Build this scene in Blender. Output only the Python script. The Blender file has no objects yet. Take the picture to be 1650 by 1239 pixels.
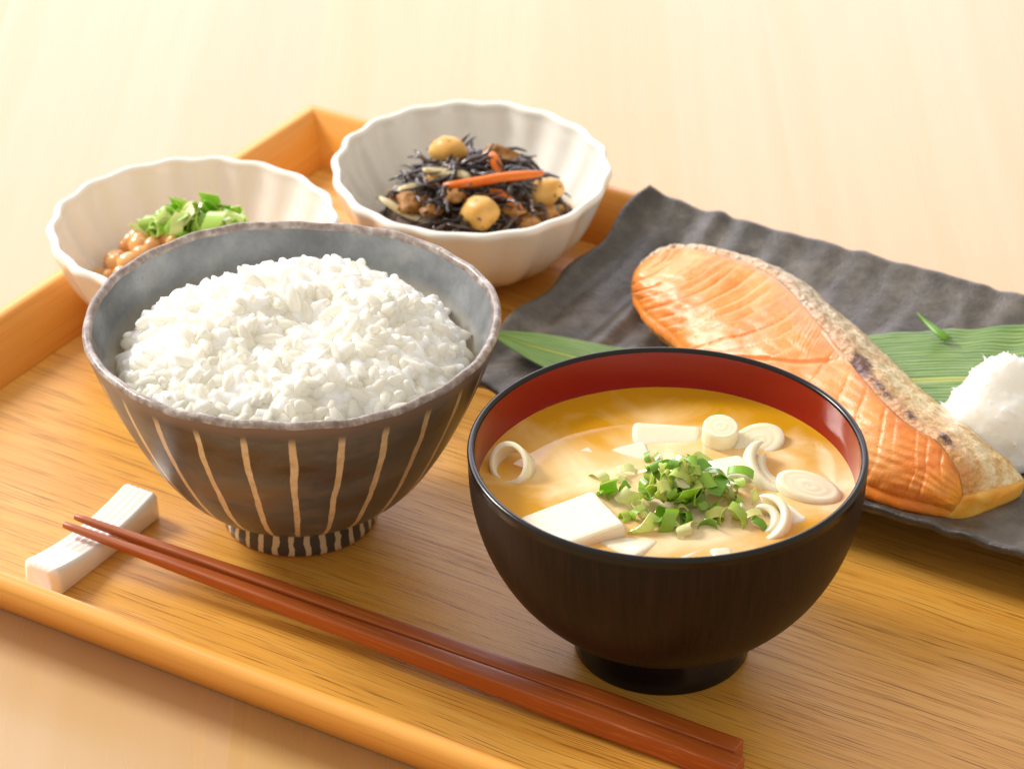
import bpy, math, random
import numpy as np
from mathutils import Vector, Matrix, Euler, noise as mnoise

random.seed(7); rng = np.random.default_rng(7)
R = math.radians
SC = bpy.context.scene
COL = SC.collection

# ------------------------------------------------------------------ camera
CAM = np.array([0.0, -0.74974, 0.54168]); PITCH = R(31.0); FPX = 4843.0; CX, CY = 825.0, 619.5
cd = bpy.data.cameras.new('camera'); cam = bpy.data.objects.new('camera', cd); COL.objects.link(cam)
cam.location = CAM; cam.rotation_euler = (math.pi/2 - PITCH, 0, 0)
cd.sensor_width = 36.0; cd.lens = FPX/1650*36.0; cd.clip_start = 0.01; cd.clip_end = 50
cd.dof.use_dof = True; cd.dof.focus_distance = 0.90; cd.dof.aperture_fstop = 20.0
SC.camera = cam
# ------------------------------------------------------------------ light
def c(r, g, b, a=1.0):
    f = lambda v: (v/255/12.92) if v/255 <= .04045 else ((v/255+.055)/1.055)**2.4
    return (f(r), f(g), f(b), a)
w = bpy.data.worlds.new('World'); SC.world = w; w.use_nodes = True
bg = w.node_tree.nodes['Background']; bg.inputs[0].default_value = (1.0, .92, .79, 1); bg.inputs[1].default_value = 0.78
def area(name, loc, target, sx, sy, power, col):
    l = bpy.data.lights.new(name, 'AREA'); l.shape = 'RECTANGLE'; l.size = sx; l.size_y = sy
    l.energy = power; l.color = col
    o = bpy.data.objects.new(name, l); COL.objects.link(o); o.location = loc
    o.rotation_euler = (Vector(target)-Vector(loc)).to_track_quat('-Z', 'Y').to_euler()
    return o
area('window_light', (-2.6, 1.7, 2.1), (0, .15, 0), 1.0, 1.0, 160, (1, .96, .90))
area('back_window_light', (-1.1, 4.3, 1.75), (-.1, .3, 0), 6.0, 2.0, 128, (.86, .83, 1.0))
SC.view_settings.view_transform = 'Standard'; SC.view_settings.look = 'None'
SC.view_settings.exposure = 0.03; SC.view_settings.gamma = 1.0
SC.cycles.use_denoising = True
SC.cycles.max_bounces = 18; SC.cycles.diffuse_bounces = 14; SC.cycles.transparent_max_bounces = 16

# ------------------------------------------------------------------ pixel helpers (directions only; depth from a plane)
_fw = np.array([0, math.cos(PITCH), -math.sin(PITCH)]); _rt = np.array([1., 0, 0]); _up = np.cross(_rt, _fw)
def ray(x, y): return _fw*FPX + _rt*(x-CX) - _up*(y-CY)
def P(x, y, z):
    d = ray(x, y); return CAM + d*((z-CAM[2])/d[2])
def proj(q):
    v = np.asarray(q)-CAM; dz = v@_fw
    return np.stack([CX+FPX*(v@_rt)/dz, CY-FPX*(v@_up)/dz, dz], -1)
TA = R(-31.1); TX = np.array([math.cos(TA), math.sin(TA)]); TY = np.array([-math.sin(TA), math.cos(TA)])
def tray(a, b, z): q = TX*a+TY*b; return np.array([q[0], q[1], z])
def on_dome(px, py, fn, z0=.09):
    d = ray(px, py); z = z0
    for _ in range(400):
        q = CAM + d*((z-CAM[2])/d[2])
        if fn(q[0], q[1]) >= z: return q
        z -= .0003
        if z < 0: break
    return q
# ------------------------------------------------------------------ object helpers
def tag(o, label=None, cat=None, group=None, kind=None):
    for k, v in (('label', label), ('category', cat), ('group', group), ('kind', kind)):
        if v: o[k] = v
    return o
def empty(name, loc=(0, 0, 0), rz=0):
    o = bpy.data.objects.new(name, None); COL.objects.link(o); o.location = tuple(loc); o.rotation_euler = (0, 0, rz)
    o.empty_display_size = .01
    return o
def mk(name, V, F, m=None, parent=None, smooth=True, uv=None, fix=True):
    me = bpy.data.meshes.new(name)
    me.from_pydata([tuple(map(float, v)) for v in V], [], [tuple(map(int, f)) for f in F]); me.update()
    if smooth: me.polygons.foreach_set('use_smooth', [True]*len(me.polygons))
    if uv is not None:
        ul = me.uv_layers.new(name='UVMap')
        idx = np.empty(len(me.loops), dtype=np.int32); me.loops.foreach_get('vertex_index', idx)
        ul.data.foreach_set('uv', np.asarray(uv, dtype=np.float32)[idx].ravel())
    if m: me.materials.append(m)
    if fix: fixn(me)
    return link(name, me, parent)
def link(name, me, parent=None):
    o = bpy.data.objects.new(name, me); COL.objects.link(o)
    if parent: o.parent = parent
    return o
def fixn(me):
    n = len(me.vertices); co = np.empty(n*3); me.vertices.foreach_get('co', co); co = co.reshape(-1, 3); co = co-co.mean(0)
    me.calc_loop_triangles(); t = np.empty(len(me.loop_triangles)*3, dtype=np.int32); me.loop_triangles.foreach_get('vertices', t); t = t.reshape(-1, 3)
    vol = np.einsum('ij,ij->i', co[t[:, 0]], np.cross(co[t[:, 1]], co[t[:, 2]])).sum()
    if vol < 0: me.flip_normals()
def vcol(o, name, arr):
    a = o.data.color_attributes.new(name, 'FLOAT_COLOR', 'POINT')
    arr = np.asarray(arr, dtype=np.float32)
    a.data.foreach_set('color', np.concatenate([arr, np.ones((len(arr), 4-arr.shape[1]), np.float32)], 1).ravel())
def grid_faces(nu, nv, wrap=False, flip=False):
    F = []
    for i in range(nu if wrap else nu-1):
        i2 = (i+1) % nu
        for j in range(nv-1):
            f = (i*nv+j, i2*nv+j, i2*nv+j+1, i*nv+j+1)
            F.append(f[::-1] if flip else f)
    return F
def lathe(prof, nseg=96, mod=None):
    prof = np.asarray(prof, float); n = len(prof); V = []; UV = []
    L = np.concatenate([[0], np.cumsum(np.linalg.norm(np.diff(prof, axis=0), axis=1))]); L /= L[-1]
    for i in range(nseg):
        th = 2*math.pi*i/nseg
        for j, (r, z) in enumerate(prof):
            rr, zz = mod(r, z, th) if mod else (r, z)
            V.append((rr*math.cos(th), rr*math.sin(th), zz)); UV.append((i/nseg, L[j]))
    return V, grid_faces(nseg, n, wrap=True), UV
def smoothprof(pts, n=40):
    pts = np.asarray(pts, float); t = np.concatenate([[0], np.cumsum(np.linalg.norm(np.diff(pts, axis=0), axis=1))])
    return np.stack([cub(t, pts[:, k], np.linspace(0, t[-1], n)) for k in range(pts.shape[1])], 1)
def cub(t, y, x):
    t = np.asarray(t, float); y = np.asarray(y, float); x = np.asarray(x, float)
    d = np.diff(y)/np.diff(t); m = np.empty_like(y); m[0] = d[0]; m[-1] = d[-1]
    m[1:-1] = np.where(d[:-1]*d[1:] > 0, 2*d[:-1]*d[1:]/(d[:-1]+d[1:]+1e-12), 0)
    i = np.clip(np.searchsorted(t, x)-1, 0, len(t)-2); h = t[i+1]-t[i]; s = (x-t[i])/h
    return (2*s**3-3*s**2+1)*y[i]+(s**3-2*s**2+s)*h*m[i]+(-2*s**3+3*s**2)*y[i+1]+(s**3-s**2)*h*m[i+1]
def wn(x, y, scale, seed=0, n=9):
    r = np.random.default_rng(seed); out = 0
    for k in range(n):
        a = r.uniform(0, 2*math.pi); f = scale*r.uniform(.5, 1.5)
        out = out + np.sin(f*(np.cos(a)*x+np.sin(a)*y)+r.uniform(0, 6.28))
    return out/n*1.6
def box_mesh(name, sx, sy, sz, bev=.001, m=None, seg=2):
    import bmesh
    bm = bmesh.new(); bmesh.ops.create_cube(bm, size=1)
    bmesh.ops.scale(bm, vec=(sx, sy, sz), verts=bm.verts)
    if bev: bmesh.ops.bevel(bm, geom=bm.edges[:], offset=bev, segments=seg, affect='EDGES', profile=.5)
    me = bpy.data.meshes.new(name); bm.to_mesh(me); bm.free()
    me.polygons.foreach_set('use_smooth', [False]*len(me.polygons))
    if m: me.materials.append(m)
    return me
def bevel_mod(o, wd, seg=3):
    b = o.modifiers.new('bevel', 'BEVEL'); b.width = wd; b.segments = seg; b.limit_method = 'ANGLE'; b.angle_limit = R(25)
def remesh(o, vox):
    r = o.modifiers.new('fuse', 'REMESH'); r.mode = 'VOXEL'; r.voxel_size = vox; r.use_smooth_shade = True
    sm = o.modifiers.new('soften', 'SMOOTH'); sm.factor = .5; sm.iterations = 3
def ell_mesh(name, rx, ry, rz, nseg=10, nring=7, m=None, warp=0, seed=0, kidney=0):
    V = [(0, 0, 1)]; 
    for i in range(1, nring):
        ph = math.pi*i/nring
        for j in range(nseg):
            th = 2*math.pi*j/nseg
            V.append((math.sin(ph)*math.cos(th), math.sin(ph)*math.sin(th), math.cos(ph)))
    V.append((0, 0, -1)); F = []
    for j in range(nseg):
        F.append((0, 1+j, 1+(j+1) % nseg)); b = 1+(nring-2)*nseg
        F.append((b+(j+1) % nseg, b+j, len(V)-1))
    for i in range(nring-2):
        for j in range(nseg):
            a = 1+i*nseg; F.append((a+j, a+nseg+j, a+nseg+(j+1) % nseg, a+(j+1) % nseg))
    out = []
    for v in V:
        p = Vector(v); k = 1+warp*mnoise.noise(p*1.7+Vector((seed*3.1, seed, 0)))
        q = Vector((p.x*rx*k, p.y*ry*k, p.z*rz*k))
        q.x += kidney*(p.z**2-.4)
        out.append(q)
    me = bpy.data.meshes.new(name); me.from_pydata(out, [], F); me.update()
    me.polygons.foreach_set('use_smooth', [True]*len(me.polygons))
    if m: me.materials.append(m)
    fixn(me)
    return me
def tube_mesh(name, pts, rad, nseg=6, m=None, flat=1.0):
    pts = np.asarray(pts, float); n = len(pts); V = []; F = []
    tg = np.gradient(pts, axis=0); tg /= np.linalg.norm(tg, axis=1)[:, None]+1e-12
    ref = np.array([0, 0, 1.0]) if abs(tg[0][2]) < .9 else np.array([1., 0, 0])
    for i in range(n):
        a = np.cross(tg[i], ref); a /= np.linalg.norm(a); b = np.cross(a, tg[i])
        r = rad[i] if hasattr(rad, '__len__') else rad
        for j in range(nseg):
            th = 2*math.pi*j/nseg; V.append(pts[i]+r*(math.cos(th)*a+flat*math.sin(th)*b))
    for i in range(n-1):
        for j in range(nseg):
            F.append((i*nseg+j, i*nseg+(j+1) % nseg, (i+1)*nseg+(j+1) % nseg, (i+1)*nseg+j))
    F.append(tuple(range(nseg))[::-1]); F.append(tuple(range((n-1)*nseg, n*nseg)))
    me = bpy.data.meshes.new(name); me.from_pydata([tuple(v) for v in V], [], F); me.update()
    me.polygons.foreach_set('use_smooth', [True]*len(me.polygons))
    if m: me.materials.append(m)
    fixn(me)
    return me
# ------------------------------------------------------------------ material helpers
class NT:
    def __init__(s, name, rough=.5, spec=.5):
        s.m = bpy.data.materials.new(name); s.m.use_nodes = True; s.t = s.m.node_tree
        s.b = s.t.nodes['Principled BSDF']; s.out = s.t.nodes['Material Output']
        s.set('Roughness', rough); s.set('Specular IOR Level', spec)
    def set(s, k, v):
        if hasattr(v, 'is_linked') or hasattr(v, 'links'): s.t.links.new(v, s.b.inputs[k])
        else: s.b.inputs[k].default_value = v
        return s
    def new(s, typ, ins=None, **pr):
        n = s.t.nodes.new(typ)
        for k, v in pr.items(): setattr(n, k, v)
        for k, v in (ins or {}).items():
            if hasattr(v, 'links'): s.t.links.new(v, n.inputs[k])
            else: n.inputs[k].default_value = v
        return n
    def co(s, which='Object'): return s.new('ShaderNodeTexCoord').outputs[which]
    def map(s, vec, scale=(1, 1, 1), rot=(0, 0, 0), loc=(0, 0, 0)):
        return s.new('ShaderNodeMapping', {'Vector': vec, 'Scale': scale, 'Rotation': rot, 'Location': loc}).outputs[0]
    def noise(s, vec, scale, detail=4, rough=.55, dist=0.0):
        return s.new('ShaderNodeTexNoise', {'Vector': vec, 'Scale': scale, 'Detail': detail, 'Roughness': rough, 'Distortion': dist}).outputs['Fac']
    def voro(s, vec, scale, feature='F1', out='Distance'):
        return s.new('ShaderNodeTexVoronoi', {'Vector': vec, 'Scale': scale}, feature=feature).outputs[out]
    def ramp(s, fac, stops, interp='LINEAR'):
        n = s.new('ShaderNodeValToRGB', {'Fac': fac}); e = n.color_ramp.elements; n.color_ramp.interpolation = interp
        while len(e) < len(stops): e.new(.5)
        for k, (p, col) in zip(e, stops):
            k.position = p; k.color = col if hasattr(col, '__len__') else (col, col, col, 1)
        return n.outputs[0]
    def mix(s, fac, a, b, mode='MIX'):
        return s.new('ShaderNodeMix', {0: fac, 6: a, 7: b}, data_type='RGBA', blend_type=mode).outputs[2]
    def math(s, op, a, b=0.0, cc=0.0):
        return s.new('ShaderNodeMath', {0: a, 1: b, 2: cc}, operation=op).outputs[0]
    def sep(s, vec): return s.new('ShaderNodeSeparateXYZ', {0: vec}).outputs
    def bump(s, h, strength=.3, dist=.001):
        n = s.new('ShaderNodeBump', {'Height': h, 'Strength': strength, 'Distance': dist}).outputs[0]
        s.t.links.new(n, s.b.inputs['Normal']); return n
    def sss(s, wgt, rad, scale=.003):
        s.set('Subsurface Weight', wgt); s.set('Subsurface Radius', rad); s.set('Subsurface Scale', scale); return s
    def translucent(s, fac, col):
        tl = s.new('ShaderNodeBsdfTranslucent', {'Color': col}).outputs[0]
        mx = s.new('ShaderNodeMixShader', {0: fac, 1: s.b.outputs[0], 2: tl}).outputs[0]; s.t.links.new(mx, s.out.inputs[0]); return s
    def attr(s, name, out='Color'): return s.new('ShaderNodeAttribute', attribute_name=name).outputs[out]
    def rnd(s): return s.new('ShaderNodeObjectInfo').outputs['Random']

def wood(name, light, dark, pore, sx, sy, rough, pores=.5, grain=1.0, bumpd=.0002, coat=0.0):
    """grain runs along object X"""
    n = NT(name, rough); v = n.co()
    wob = n.noise(n.map(v, (6, 14, 14)), 1.0, 2)
    wv = n.new('ShaderNodeVectorMath', {0: n.map(v, (1, 1, 1)), 1: n.new('ShaderNodeCombineXYZ', {1: n.math('MULTIPLY', wob, .010)}).outputs[0]}, operation='ADD').outputs[0]
    band = n.noise(n.map(wv, (sx*.35, sy*.16, sy*.16)), 1.0, 4, .6)
    fine = n.noise(n.map(wv, (sx, sy, sy)), 1.0, 5, .65)
    col = n.mix(n.ramp(band, [(.3, 0.0), (.7, 1.0)]), light, dark)
    col = n.mix(n.math('MULTIPLY', n.ramp(fine, [(.38, 0.0), (.75, 1.0)]), grain), col, dark)
    pr = n.ramp(n.noise(n.map(wv, (sx*2.2, sy*2.0, sy*2.0)), 1.0, 2, .5), [(.58, 0.0), (.66, 1.0)])
    col = n.mix(n.math('MULTIPLY', pr, pores), col, pore)
    n.set('Base Color', col)
    n.set('Roughness', n.math('ADD', n.math('MULTIPLY', fine, .12), rough-.06))
    n.bump(n.math('SUBTRACT', fine, pr), .25, bumpd)
    if coat: n.set('Coat Weight', coat); n.set('Coat Roughness', .3)
    return n.m

# ================================================================== SETTING: table of glued planks
def table():
    root = empty('tabletop', (0, 0, -.005)); tag(root, 'pale birch table of glued wide planks under the tray', 'table', kind='structure')
    tones = [((205, 175, 138), (197, 162, 116)), ((203, 173, 126), (194, 159, 102)), ((204, 172, 128), (196, 159, 106)), ((205, 173, 129), (197, 160, 108))]
    mats = [wood('table_wood_%d' % i, c(*a), c(*b), c(226, 176, 112), 1.5, 75, .27, .12, 0.5, .00006) for i, (a, b) in enumerate(tones)]
    seams = [-.62, -.49, -.36, -.225, -.0832, .0685, .1117, .25, .38, .51, .64]
    pick = [2, 1, 3, 2, 1, 2, 3, 1, 0, 2]; pick[3] = 0
    for i in range(len(seams)-1):
        x0, x1 = seams[i], seams[i+1]
        me = box_mesh('plank', 1.7, x1-x0, .024, 0, mats[pick[i]], 1)
        o = link('plank', me, root); o.location = ((x0+x1)/2, .25, -.012); o.rotation_euler = (0, 0, R(90))
table()

# ================================================================== TRAY
def make_tray():
    t = empty('serving_tray', (0, 0, 0), TA); tag(t, 'oak serving tray with flared low rims lying on the pale table', 'tray')
    fl = wood('tray_floor_oak', c(230, 176, 84), c(213, 148, 54), c(122, 70, 16), 17, 1700, .36, .8, .75, .00025)
    rm = wood('tray_rim_wood', c(238, 174, 84), c(228, 152, 56), c(204, 126, 40), 7, 420, .36, .25, .6, .0001)
    X0, X1, Y0, Y1 = -.230, .225, -.0610, .2349
    me = box_mesh('base_board', X1-X0-.0006, Y1-Y0-.0006, .0044, .0003, fl, 1)
    o = link('base_board', me, t); o.location = ((X0+X1)/2, (Y0+Y1)/2, -.0022)
    prof = [(.0001, -.0042), (.0001, .0002), (.0098, .0172), (.0108, .0181), (.0128, .0184), (.0150, .0176), (.0163, .0158), (.0160, .0135), (.0022, -.0046)]
    def rim(L, loc, rz):
        V = []; n = len(prof)
        for s in (-1, 1):
            for (d, z) in prof: V.append((s*(L/2+d), -d, z))
        F = [tuple(range(n)), tuple(range(n, 2*n))[::-1]]+[(i, n+i, n+(i+1) % n, (i+1) % n) for i in range(n)]
        F = [f[::-1] for f in F]
        o = mk('rim', V, F, rm, t, smooth=True); o.data.set_sharp_from_angle(angle=R(48)); o.location = loc; o.rotation_euler = (0, 0, rz)
    xm, ym = (X0+X1)/2, (Y0+Y1)/2
    rim(X1-X0, (xm, Y0, 0), 0); rim(X1-X0, (xm, Y1, 0), math.pi)
    rim(Y1-Y0, (X0, ym, 0), -math.pi/2); rim(Y1-Y0, (X1, ym, 0), math.pi/2)
make_tray()

# ================================================================== RICE BOWL
RB = np.array([-.0690, .0690]); RBS = 1.05
def rice_bowl():
    t = empty('rice_bowl', (RB[0], RB[1], 0)); t.scale = (1, 1, RBS); tag(t, 'brown glazed stoneware rice bowl with cream vertical stripes and grey inside', 'bowl')
    # outside: dark iron glaze with pale resist stripes
    n = NT('striped_glaze', .34, .5); uv = n.co('UV'); ob = n.co()
    s = n.sep(uv); wob = n.noise(n.map(uv, (30, 3, 1)), 1.0, 3)
    ang = n.math('ADD', n.math('MULTIPLY', s[0], 27.0), n.math('MULTIPLY', n.math('SUBTRACT', wob, .5), .22))
    d = n.math('ABSOLUTE', n.math('SUBTRACT', n.math('FRACT', ang), .5))
    wv = n.math('ADD', n.math('MULTIPLY', s[1], -.018), n.math('ADD', .072, n.math('MULTIPLY', n.noise(n.map(uv, (27, 9, 1)), 1.0, 2), .055)))
    stripe = n.math('MULTIPLY', n.ramp(n.math('DIVIDE', d, wv), [(.75, 1.0), (1.0, 0.0)]), n.ramp(s[1], [(.90, 1.0), (.955, 0.0)]))
    big = n.noise(n.map(ob, (24, 24, 50)), 1.0, 4, .6); sp = n.noise(ob, 1600, 2, .6)
    dark = n.ramp(big, [(.30, c(54, 46, 42)), (.43, c(88, 74, 64)), (.50, c(84, 83, 82)), (.58, c(104, 98, 92)), (.66, c(112, 94, 78)), (.8, c(138, 122, 104))])
    dark = n.mix(n.ramp(sp, [(.62, 0.0), (.72, .55)]), dark, c(128, 112, 96))
    col = n.mix(stripe, dark, n.ramp(n.noise(ob, 300, 3), [(.3, c(208, 178, 136)), (.7, c(230, 208, 174))]))
    edge = n.ramp(s[1], [(.93, 0.0), (.985, 1.0)])
    col = n.mix(edge, col, c(122, 104, 98))
    n.set('Base Color', col); n.bump(n.math('ADD', n.math('MULTIPLY', stripe, -.5), n.math('MULTIPLY', big, 1.4)), .35, .0004)
    # foot
    f = NT('striped_foot_glaze', .3); uv = f.co('UV'); s = f.sep(uv)
    a = f.math('ADD', f.math('MULTIPLY', s[0], 30.0), f.math('MULTIPLY', f.noise(f.map(uv, (38, 2, 1)), 1.0, 2), .5))
    st = f.ramp(f.math('ABSOLUTE', f.math('SUBTRACT', f.math('FRACT', a), .5)), [(.16, 1.0), (.20, 0.0)])
    base = f.mix(st, c(74, 66, 60), c(214, 192, 154))
    f.set('Base Color', f.mix(f.ramp(s[1], [(.10, 1.0), (.16, 0.0)]), base, c(176, 120, 74)))
    # inside
    g = NT('grey_crackle_glaze', .2, .6); ob = g.co(); nz = g.noise(ob, 42, 5, .65); spk = g.noise(ob, 700, 3, .65)
    col = g.ramp(nz, [(.32, c(92, 95, 98)), (.52, c(122, 126, 130)), (.7, c(150, 153, 156))])
    col = g.mix(g.ramp(spk, [(.60, 0.0), (.74, .4)]), col, c(86, 80, 74))
    z = g.sep(ob)[2]
    col = g.mix(g.ramp(g.math('ADD', z, g.math('MULTIPLY', nz, .004)), [(.0565, 1.0), (.0595, 0.0)]), col, c(214, 200, 176))
    g.set('Base Color', col); g.bump(nz, .3, .0006)
    r_ = NT('worn_rim_glaze', .32); ob = r_.co()
    nz = r_.noise(ob, 260, 4, .65)
    r_.set('Base Color', r_.ramp(nz, [(.32, c(116, 98, 92)), (.5, c(150, 136, 130)), (.68, c(190, 182, 176))])); r_.bump(nz, .5, .0006)
    wobz = lambda th: .0006*math.sin(3*th+1)+.0003*math.sin(7*th)+.00022*math.sin(23*th+2)
    def mod(r, z, th):
        k = z/.071; return r*(1+.004*k*math.sin(3*th+.5)+.002*k*math.sin(8*th)), z+wobz(th)*max(0, k-.4)/.6
    outer = smoothprof([(.0235, .0088), (.0300, .0112), (.0395, .0185), (.0480, .0300), (.0555, .0440), (.0615, .0580), (.0655, .0695)], 44)
    V, F, UV = lathe(outer, 160, mod); mk('body', V, F, n.m, t, uv=UV)
    lip = [(.0655, .0695)]+[(.0641+.00145*math.cos(a), .0697+.0016*math.sin(a)) for a in np.linspace(.1, math.pi-.1, 9)]+[(.0626, .0693)]
    V, F, UV = lathe(lip, 160, mod); mk('rim', V, F, r_.m, t, uv=UV)
    inner = smoothprof([(.0626, .0693), (.0582, .0575), (.0520, .0440), (.0440, .0300), (.0340, .0190), (.0200, .0135), (.0005, .0125)], 40)
    V, F, UV = lathe(inner, 128, mod); mk('lining', V, F, g.m, t, uv=UV)
    foot = [(.0205, .0005), (.0215, .0), (.0240, .0), (.0250, .0006), (.0249, .0030), (.0243, .0060), (.0236, .0092)]
    foot = [foot[2], foot[3], foot[4], foot[5], foot[6]]
    V, F, UV = lathe(foot+[], 120); mk('foot', V, F, f.m, t, uv=UV)
    V, F, UV = lathe([(.0240, .0), (.0205, .0), (.0200, .006), (.0005, .007)], 64); mk('foot_recess', V, F, f.m, t, uv=UV)
rice_bowl()

# ---------------- rice
def rice():
    m = NT('steamed_rice', .2, .5); m2 = NT('steamed_rice_filling', .22, .5); m2.set('Base Color', c(255, 254, 248)); m2.sss(.9, (1.0, .92, .72), .0045)
    m.set('Base Color', m.mix(m.rnd(), c(255, 254, 250), c(253, 251, 244))); m.translucent(.42, (1.0, .985, .93, 1))
    m.set('Coat Weight', .15); m.set('Coat Roughness', .2)
    t = empty('steamed_rice', (RB[0], RB[1], .0535)); tag(t, 'heaped mound of steamed white rice inside the striped bowl', 'rice')
    R0 = .0548
    def h(x, y):       # dome height, bowl-centred
        r = np.hypot(x, y)/R0
        lump = wn(x, y, 130, 3)*.0042 + wn(x, y, 360, 5)*.0030 + (.5-np.abs(wn(x, y, 260, 9)))*.0044
        return .0545+.0190*np.clip(1-r**2.1, 0, 1)**.85 + lump*np.clip(1.15-r, 0, 1) + .0050*np.exp(-(((x-.006)/.016)**2+((y-.020)/.014)**2)) + .0035*np.exp(-(((x-.030)/.012)**2+((y-.008)/.012)**2)) + .0030*np.exp(-(((x+.026)/.013)**2+((y-.008)/.012)**2)) - .0035*np.exp(-(((x-.012)/.012)**2+((y+.008)/.010)**2)) - .0025*np.exp(-(((x+.008)/.010)**2+((y+.020)/.010)**2))
    # core body under the grains
    N = 60; V = []; UVs = []
    rr = np.linspace(.0, 1, 26)
    for i in range(N):
        th = 2*math.pi*i/N
        for r in rr:
            x, y = r*R0*math.cos(th), r*R0*math.sin(th); V.append((x, y, float(h(np.array(x), np.array(y)))-.0005-.05))
    bases = [ell_mesh('rice_grain', (.00158*a), .00150*b, .0040*l, 8, 6, m.m, .22, k, kd) for k, (a, b, l, kd) in enumerate([(1, 1, 1, .0003), (1.1, 1, .9, .0005), (.95, 1.1, 1.08, -.0003), (1.1, 1.1, .98, .0006), (1.2, 1.1, .82, .0)])]
    X = []
    NG = 1500
    tries = 0; pts = []
    while len(pts) < NG and tries < 40000:
        tries += 1
        a = rng.uniform(0, 2*math.pi); r = R0*math.sqrt(rng.uniform(0, 1))
        x, y = r*math.cos(a), r*math.sin(a)
        pts.append((x, y))
    pts = np.array(pts); e = 5e-4
    hz = h(pts[:, 0], pts[:, 1]); gx = (h(pts[:, 0]+e, pts[:, 1])-hz)/e; gy = (h(pts[:, 0], pts[:, 1]+e)-hz)/e
    mats = []; 
    for k, (x, y) in enumerate(pts):
        nrm = Vector((-gx[k], -gy[k], 1)).normalized()
        q = nrm.to_track_quat('Z', 'Y')
        az = rng.uniform(0, 2*math.pi); tilt = R(90)+R(rng.normal(0, 24))
        rot = q.to_matrix() @ Matrix.Rotation(az, 3, 'Z') @ Matrix.Rotation(tilt, 3, 'X') @ Matrix.Rotation(rng.uniform(0, 6.28), 3, 'Z')
        off = rng.uniform(-.0010, .0004)
        if rng.uniform() < .06: off = rng.uniform(.0004, .0018)
        rr_ = math.hypot(x, y)
        if rr_ > R0-.004: off -= .0008
        p = Vector((x, y, hz[k]-.05))+nrm*off
        s = rng.uniform(1.06, 1.42)
        mats.append(Matrix.Translation(p) @ rot.to_4x4() @ Matrix.Scale(s, 4))
    # visibility splat, keep the 300 that show largest as parts
    sm = np.array([bases[0].vertices[i].co[:] for i in range(len(bases[0].vertices))])
    depth = {}
    for k, M in enumerate(mats):
        A = np.array(M); q = sm@A[:3, :3].T+A[:3, 3]+np.array([RB[0], RB[1], .0535])
        pr = proj(q)
        for (px, py, dz) in pr:
            key = (int(px//5), int(py//5))
            if key not in depth or depth[key][0] > dz: depth[key] = (dz, k)
    cnt = np.zeros(len(mats))
    for dz, k in depth.values(): cnt[k] += 1
    order = np.argsort(-cnt); top = set(order[:300].tolist())
    Vr = list(V); Fr = grid_faces(N, len(rr), wrap=True)
    n0 = len(Vr); Vr += [(.97*v[0], .97*v[1], -.004) for v in V[len(rr)-1::len(rr)]]+[(0, 0, -.006)]
    for i in range(N):
        a, b = i*len(rr)+len(rr)-1, ((i+1) % N)*len(rr)+len(rr)-1; Fr += [(a, n0+i, n0+(i+1) % N, b), (n0+i, n0+N, n0+(i+1) % N)]
    for k, M in enumerate(mats):
        b = bases[k % len(bases)]
        if k in top:
            o = link('rice_grain', b, t); o.matrix_local = M
        else:
            base = len(Vr); Vr += [tuple(M @ v.co) for v in b.vertices]
            Fr += [tuple(base+i for i in p.vertices) for p in b.polygons]
    o = mk('rice_filling', Vr, Fr, m2.m, t); o['kind'] = 'stuff'; remesh(o, .00042)
rice()

# ================================================================== MISO BOWL
MB = np.array([.0457, -.0022])
def miso_bowl():
    t = empty('miso_soup_bowl', (MB[0], MB[1], 0)); t.scale = (1, 1, 1.062); tag(t, 'dark brown lacquered wooden soup bowl with glossy red inside and black rim', 'bowl')
    n = NT('brown_lacquer', .40, .22); ob = n.co(); s = n.co('UV')
    gr = n.noise(n.map(s, (150, 2.2, 1)), 1.0, 4, .6, .3); ring = n.noise(n.map(s, (3, 60, 1)), 1.0, 3, .6)
    col = n.mix(n.ramp(gr, [(.4, 0.0), (.68, 1.0)]), c(22, 12, 8), c(40, 22, 15))
    n.set('Base Color', col); n.bump(n.math('ADD', gr, n.math('MULTIPLY', ring, .4)), .28, .0003)
    n.set('Roughness', n.math('ADD', .36, n.math('MULTIPLY', gr, .18)))
    k = NT('black_lacquer', .22, .3); k.set('Base Color', c(20, 15, 14)); k.set('Coat Weight', .1); k.set('Coat Roughness', .08)
    r = NT('red_lacquer', .20, .3); r.set('Base Color', c(138, 5, 12)); r.set('Coat Weight', .35); r.set('Coat Roughness', .12)
    outer = smoothprof([(.0246, .0102), (.0300, .0122), (.0400, .0195), (.0498, .0310), (.0560, .0445), (.0584, .0560), (.0588, .0640)], 40)
    V, F, UV = lathe(outer, 160); mk('body', V, F, n.m, t, uv=UV)
    lip = [(.0588, .0640), (.0589, .0655)]+[(.0578+.00115*math.cos(a), .0659+.0011*math.sin(a)) for a in np.linspace(.0, math.pi*.98, 9)]
    V, F, UV = lathe(lip, 160); mk('rim', V, F, k.m, t, uv=UV)
    e = lip[-1]
    inner = smoothprof([e, (.0561, .0560), (.0530, .0440), (.0470, .0315), (.0375, .0215), (.0240, .0160), (.0005, .0150)], 40)
    V, F, UV = lathe(inner, 160); mk('lining', V, F, r.m, t, uv=UV)
    foot = [(.0235, .0), (.0262, .0), (.0266, .0007), (.0262, .0035), (.0252, .0075), (.0245, .0104)]
    V, F, UV = lathe(foot, 120); mk('foot', V, F, k.m, t, uv=UV)
    V, F, UV = lathe([(.0235, .0), (.0228, .007), (.0005, .008)], 64); mk('foot_recess', V, F, k.m, t, uv=UV)
miso_bowl()

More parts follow.
